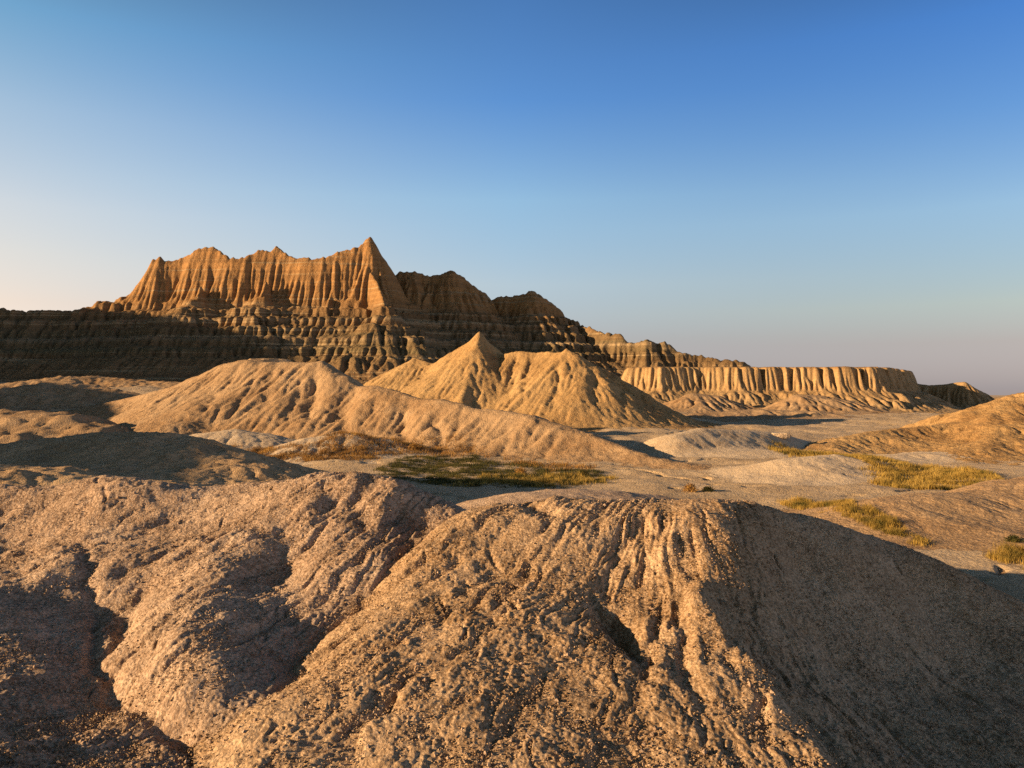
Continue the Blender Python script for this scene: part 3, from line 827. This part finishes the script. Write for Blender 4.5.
def blades(name, cx, cy, n, h, wid, mat, seed, label, cat='grass', kind='stuff', group=None, lean=.35):
    """n grass blades rooted at the points (cx, cy): two-segment tapering blades."""
    r = np.random.default_rng(seed)
    k = len(cx)
    z = top_z(cx, cy) - .02
    hv = np.clip(.75 + .9 * fbm(cx / .9, cy / .9, 3, seed + 5), .25, 1.5)
    a = r.uniform(0, 2 * np.pi, k); H = h * hv * r.uniform(.35, 1.2, k); W = wid * r.uniform(.6, 1.3, k)
    dx = np.cos(a); dy = np.sin(a); la = r.uniform(0, 2 * np.pi, k); ll = H * lean * r.uniform(.2, 1.3, k)
    lx = np.cos(la) * ll; ly = np.sin(la) * ll
    v = np.stack([
        np.stack([cx - dx * W, cy - dy * W, z], -1), np.stack([cx + dx * W, cy + dy * W, z], -1),
        np.stack([cx + dx * W * .7 + lx * .35, cy + dy * W * .7 + ly * .35, z + H * .6], -1), np.stack([cx - dx * W * .7 + lx * .35, cy - dy * W * .7 + ly * .35, z + H * .6], -1),
        np.stack([cx + lx, cy + ly, z + H], -1)], 1)
    base = np.arange(k)[:, None] * 5
    f = np.concatenate([base + np.array([[0, 1, 2, 3]]), base + np.array([[3, 2, 4]])], 1).ravel()
    o = link_mesh(name, v.reshape(-1, 3), f, np.tile([4, 3], k), mat, smooth=False)
    tag(o, label, cat, group, kind)
    return o


def patch(poly_px, n, seed, thresh=-.15, sc=1.5):
    """Random ground points inside an outline given by (pixel column, distance) corners."""
    r = np.random.default_rng(seed)
    poly = [q2(px, D) for px, D in poly_px]
    xs = [p[0] for p in poly]; ys = [p[1] for p in poly]
    X = r.uniform(min(xs), max(xs), n * 3); Y = r.uniform(min(ys), max(ys), n * 3)
    jx = X + .9 * fbm(X / 1.5, Y / 1.5, 3, seed) + r.normal(0, .12, X.shape); jy = Y + 3.5 * fbm(X / 2 + 9, Y / 2, 3, seed) + r.normal(0, .5, X.shape)
    ins = np.zeros(X.shape, bool)
    for i in range(len(poly)):
        x0, y0 = poly[i]; x1, y1 = poly[(i + 1) % len(poly)]
        ins ^= ((y0 > jy) != (y1 > jy)) & (jx < (x1 - x0) * (jy - y0) / (y1 - y0 + 1e-12) + x0)
    ins &= fbm(X / sc, Y / sc, 4, seed + 2, gain=.7) + r.normal(0, .10, X.shape) > thresh
    return X[ins][:n], Y[ins][:n]


def grass(name, poly, n, h, wid, mat, seed, label, thresh=-.15, sc=1.5):
    x, y = patch(poly, n, seed, thresh, sc)
    return blades(name, x, y, n, h, wid, mat, seed, label)


grass('grass', [(372, 50), (400, 46), (450, 42), (520, 42), (575, 44), (610, 48), (590, 52), (520, 56), (440, 60), (400, 58)], 42000, .22, .011, m_green, 201,
      'dark green grass patch on the valley floor behind the left foreground mound', -.02, 1.6)
grass('grass', [(440, 43), (520, 42), (590, 44), (620, 47), (560, 49), (480, 46)], 12000, .30, .010, m_gold, 210, 'golden fringe along the near right edge of the dark green grass', 0, 1.0)
grass('grass', [(310, 60), (350, 58), (420, 60), (480, 60), (560, 56), (600, 53), (560, 51), (500, 58), (470, 64), (380, 68), (340, 66)], 18000, .30, .014, m_rust, 202,
      'rusty brown grass along the foot of the long tan hill')
grass('grass', [(180, 58), (300, 56), (380, 56), (380, 60), (300, 60), (250, 61), (180, 62)], 13000, .30, .014, m_rust, 203, 'rusty brush strip left of the green grass', -.1)
grass('grass', [(870, 43), (900, 40.5), (950, 41), (985, 42.5), (1006, 44), (985, 48), (930, 51), (890, 54), (868, 50)], 26000, .32, .011, m_gold, 204,
      'thick golden-green grass behind the sandy mound at right', -.1, 1.6)
grass('grass', [(768, 63), (800, 60), (850, 58), (890, 54), (905, 56), (870, 62), (820, 66), (775, 68)], 14000, .36, .014, m_gold, 205, 'thin strip of golden grass above the flat pale mound', -.1)
grass('grass', [(782, 35), (850, 30), (922, 25.5), (930, 26.2), (858, 31.5), (792, 37)], 13000, .26, .007, m_gold, 206, 'bright yellow grass behind the shaded flank of the foreground mound', -.2, .8)
grass('grass', [(1005, 23), (1040, 22), (1080, 23), (1060, 25), (1010, 25)], 7000, .35, .006, m_gold, 207, 'yellow-green tuft of grass at the right edge', -.3, .8)
grass('grass', [(560, 33), (620, 31), (660, 33), (640, 38), (580, 40), (520, 38)], 5000, .16, .008, m_green, 208, 'sparse low green grass on the wash in the centre', .12, .8)
grass('grass', [(225, 38), (300, 36), (360, 38), (340, 46), (250, 46)], 7000, .18, .009, m_green, 209, 'sparse green grass on the silt behind the left mound', .05, 1.2)


def shrub(px, D, h, rad, mat, seed, label, n=700):
    r = np.random.default_rng(seed)
    x, y = q2(px, D)
    z = float(top_z(np.array([x]), np.array([y]))[0])
    root = bpy.data.objects.new('shrub', None); COL.objects.link(root); root.location = (x, y, z)
    tag(root, label, 'shrub', 'small shrubs on the valley floor')
    a = r.uniform(0, 2 * np.pi, n); e = r.uniform(.05, 1.45, n); L = r.uniform(.45, 1.0, n)
    tx = np.cos(a) * np.cos(e) * rad * L; ty = np.sin(a) * np.cos(e) * rad * L; tz = np.sin(e) * h * L
    s = rad * .09
    o1 = r.normal(0, s, (n, 3)); o2 = r.normal(0, s, (n, 3))
    T = np.stack([tx, ty, tz], -1)
    v = np.stack([T, T + o1, T + o2], 1).reshape(-1, 3)
    link_mesh('foliage', v, np.arange(3 * n), np.full(n, 3), mat, root, False)
    m = 40
    S0 = r.normal(0, rad * .06, (m, 3)); S0[:, 2] = -.03
    T2 = T[:m] * .9; wv = np.zeros((m, 3)); wv[:, 0] = rad * .02
    v = np.stack([S0 - wv, S0 + wv, T2], 1).reshape(-1, 3)
    link_mesh('stem', v, np.arange(3 * m), np.full(m, 3), m_rust, root, False)


shrub(690, 40, .42, .42, m_rust, 301, 'brown wiry shrub on the wash above the mound shoulder')
shrub(708, 40, .25, .35, m_green, 302, 'low dark shrub close right of the brown wiry shrub')
shrub(521, 49, .5, .5, m_rust, 303, 'reddish bush where the green grass meets the long hill')
shrub(583, 49, .35, .45, m_green, 304, 'rounded dark bush at the right tip of the green grass')
shrub(726, 74, .4, .6, m_green, 305, 'tiny dark bush on top of the cream silt mound')
shrub(415, 62, .5, .7, m_rust, 306, 'rust-coloured bush at the foot of the long hill, above the green grass')
shrub(1014, 26, .2, .3, m_green, 307, 'dark green bush at the right edge behind the yellow tuft')


def rock(px, D, sx, sy, sz, rise, mat, seed, label):
    """A worn block of caprock: a subdivided box, rounded and chipped."""
    import bmesh
    bm = bmesh.new(); bmesh.ops.create_cube(bm, size=2)
    bmesh.ops.subdivide_edges(bm, edges=bm.edges[:], cuts=7, use_grid_fill=True)
    r = np.random.default_rng(seed)
    v = np.array([q.co[:] for q in bm.verts])
    ln = np.linalg.norm(v, axis=1, keepdims=True); v = v / (.45 * ln + .55)
    k = 1 + .22 * fbm(v[:, 0] * 1.6 + seed, v[:, 1] * 1.6 + v[:, 2] * 1.1, 4, seed)[:, None]
    v = v * k * np.array([sx, sy, sz])
    x, y = q2(px, D); z = float(top_z(np.array([x]), np.array([y]))[0]) + rise
    for q, c in zip(bm.verts, v): q.co = c
    me = bpy.data.meshes.new('boulder'); bm.to_mesh(me); bm.free(); me.materials.append(mat)
    o = bpy.data.objects.new('boulder', me); COL.objects.link(o); o.location = (x, y, z); o.rotation_euler[2] = r.uniform(-.3, .3)
    tag(o, label, 'boulder')


rock(269, 88.6, 2.3, .9, .42, .42, m_brown, 501, 'flat caprock slab lying on the crest of the long tan hill')
rock(781, 70, .85, .5, .26, .15, m_pale, 503, 'flat grey rock slab beside the cream silt mound above the golden grass')
rock(790, 20.5, .16, .13, .10, .05, m_ground, 504, 'small stone on the wash behind the dark mound shoulder')

# loose crumbs of clay on the two foreground mounds
def crumbs(n, seed, smin, smax, mat, label, u=(-.72, .72), y=(5.2, 11.5)):
    r = np.random.default_rng(seed)
    Y = np.exp(r.uniform(math.log(y[0]), math.log(y[1]), n)); X = r.uniform(u[0], u[1], n) * Y
    keep = fbm(X / .8, Y / .8, 3, seed) + .25 * r.normal(0, 1, n) > -.1
    X = X[keep]; Y = Y[keep]; n = len(X)
    Z = top_z(X, Y)
    s = smin * (smax / smin) ** (r.uniform(0, 1, n) ** 2.5)
    t = (1 + 5 ** .5) / 2
    oct_ = np.array([[1, 0, 0], [-1, 0, 0], [0, 1, 0], [0, -1, 0], [0, 0, 1], [0, 0, -1]], float)
    fa = np.array([[0, 2, 4], [2, 1, 4], [1, 3, 4], [3, 0, 4], [2, 0, 5], [1, 2, 5], [3, 1, 5], [0, 3, 5]])
    ang = r.uniform(0, 2 * np.pi, n); ca = np.cos(ang)[:, None]; sa = np.sin(ang)[:, None]
    v = oct_[None] * r.uniform(.55, 1.25, (n, 6, 1)) + r.normal(0, .12, (n, 6, 3))
    v = v * s[:, None, None] * np.array([1, 1, .75])
    x = v[..., 0] * ca - v[..., 1] * sa; yy = v[..., 0] * sa + v[..., 1] * ca
    co = np.stack([x + X[:, None], yy + Y[:, None], v[..., 2] + (Z + s * .35)[:, None]], -1).reshape(-1, 3)
    f = (fa[None] + np.arange(n)[:, None, None] * 6).ravel()
    o = link_mesh('gravel', co, f, np.full(n * 8, 3), mat, smooth=False)
    tag(o, label, 'gravel', kind='stuff')


crumbs(140000, 401, .004, .015, m_foreB, 'loose clay crumbs scattered over the foreground mounds')
crumbs(5000, 402, .010, .030, m_fore, 'paler larger clods among the crumbs on the foreground mounds')

# ================================================================== light, sky, camera
world = bpy.data.worlds.new('World'); scene.world = world; world.use_nodes = True
wn = world.node_tree; wn.nodes.clear()
sky = wn.nodes.new('ShaderNodeTexSky'); sky.sky_type = 'NISHITA'; sky.sun_disc = False
sky.sun_elevation = math.radians(SUN_EL); sky.sun_rotation = math.radians(SUN_AZ)
sky.air_density = 1.0; sky.dust_density = .3; sky.ozone_density = 3.0; sky.altitude = 800
# the clear evening air: warmer and paler towards the sun, deep blue overhead, mauve opposite the sun
wb = lambda t: wn.nodes.new(t)
tc = wb('ShaderNodeTexCoord'); sx = wb('ShaderNodeSeparateXYZ'); wn.links.new(tc.outputs['Generated'], sx.inputs[0])
fl = wb('ShaderNodeVectorMath'); fl.operation = 'MULTIPLY'; fl.inputs[1].default_value = (1, 1, 0); wn.links.new(tc.outputs['Generated'], fl.inputs[0])
nrm = wb('ShaderNodeVectorMath'); nrm.operation = 'NORMALIZE'; wn.links.new(fl.outputs[0], nrm.inputs[0])
dt = wb('ShaderNodeVectorMath'); dt.operation = 'DOT_PRODUCT'; wn.links.new(nrm.outputs[0], dt.inputs[0])
dt.inputs[1].default_value = (-math.sin(math.radians(SUN_AZ)), math.cos(math.radians(SUN_AZ)), 0)


def sky_ramp(stops):
    r = wb('ShaderNodeValToRGB'); e = r.color_ramp.elements
    e[0].position = stops[0][0]; e[0].color = tuple(c / 2 for c in stops[0][1]) + (1,)
    e[1].position = stops[1][0]; e[1].color = tuple(c / 2 for c in stops[1][1]) + (1,)
    for p, c in stops[2:]:
        k = e.new(p); k.color = tuple(v / 2 for v in c) + (1,)
    wn.links.new(sx.outputs[2], r.inputs[0])
    return r.outputs[0]


sun_side = sky_ramp([(0.0042, (0.761, 0.597, 0.647)), (0.0967, (1.367, 0.711, 0.497)), (0.1484, (1.585, 0.866, 0.574)), (0.1988, (1.707, 0.984, 0.664)), (0.2948, (1.435, 1.037, 0.785)), (0.3827, (0.861, 0.958, 0.835)), (0.56, (0.31, 0.211, 0.104))])
mid_side = sky_ramp([(0.005, (0.475, 0.43981, 0.667)), (0.0652, (0.807, 0.5592900000000001, 0.555)), (0.1332, (1.276, 0.902, 0.738)), (0.2345, (1.295, 1.151, 0.988)), (0.3444, (0.691, 0.898, 1.092)), (0.4418, (0.564, 0.78, 0.981)), (0.56, (0.203, 0.172, 0.123))])
far_side = sky_ramp([(0.0042, (0.42, 0.38934, 0.591)), (0.0549, (0.755, 0.50367, 0.497)), (0.0968, (1.034, 0.73027, 0.569)), (0.1989, (1.159, 1.014, 0.893)), (0.295, (0.698, 0.854, 1.011)), (0.3828, (0.46, 0.734, 1.06)), (0.56, (0.166, 0.161, 0.132))])


def wmix(a0, a1, A, B_):
    mr = wb('ShaderNodeMapRange'); mr.inputs[1].default_value = a0; mr.inputs[2].default_value = a1
    wn.links.new(dt.outputs['Value'], mr.inputs[0])
    m = wb('ShaderNodeMix'); m.data_type = 'RGBA'
    wn.links.new(mr.outputs[0], m.inputs['Factor']); wn.links.new(A, m.inputs[6]); wn.links.new(B_, m.inputs[7])
    return m.outputs[2]


tint = wmix(-.292, .272, wmix(-.764, -.292, far_side, mid_side), sun_side)
mu = wb('ShaderNodeVectorMath'); mu.operation = 'MULTIPLY'; wn.links.new(sky.outputs[0], mu.inputs[0]); wn.links.new(tint, mu.inputs[1])
m2 = wb('ShaderNodeVectorMath'); m2.operation = 'SCALE'; m2.inputs['Scale'].default_value = 2.0; wn.links.new(mu.outputs[0], m2.inputs[0])
bg = wb('ShaderNodeBackground'); bg.inputs[1].default_value = .09
wo = wn.nodes.new('ShaderNodeOutputWorld')
wn.links.new(m2.outputs[0], bg.inputs[0]); wn.links.new(bg.outputs[0], wo.inputs[0])

az = math.radians(SUN_AZ); el = math.radians(SUN_EL)
sv = Vector((-math.sin(az) * math.cos(el), math.cos(az) * math.cos(el), math.sin(el)))
ld = bpy.data.lights.new('sun', 'SUN'); ld.energy = 5.0; ld.angle = math.radians(.5); ld.color = (1.0, .69, .38)
lo = bpy.data.objects.new('sun', ld); COL.objects.link(lo)
lo.rotation_euler = sv.to_track_quat('Z', 'Y').to_euler()

cam = bpy.data.cameras.new('camera'); co = bpy.data.objects.new('camera', cam); COL.objects.link(co)
co.location = (0, 0, E); co.rotation_euler = (math.radians(90), 0, 0)
cam.sensor_width = 36; cam.lens = F / 1024 * 36; cam.shift_y = (HY - 384) / 1024
cam.clip_start = .1; cam.clip_end = 30000
scene.camera = co
scene.render.engine = 'CYCLES'
scene.cycles.use_denoising = False          # keep the grit crisp
scene.view_settings.view_transform = 'Standard'
scene.view_settings.look = 'None'
scene.view_settings.exposure = 1.25
print('script', round(time.time() - T0, 1))
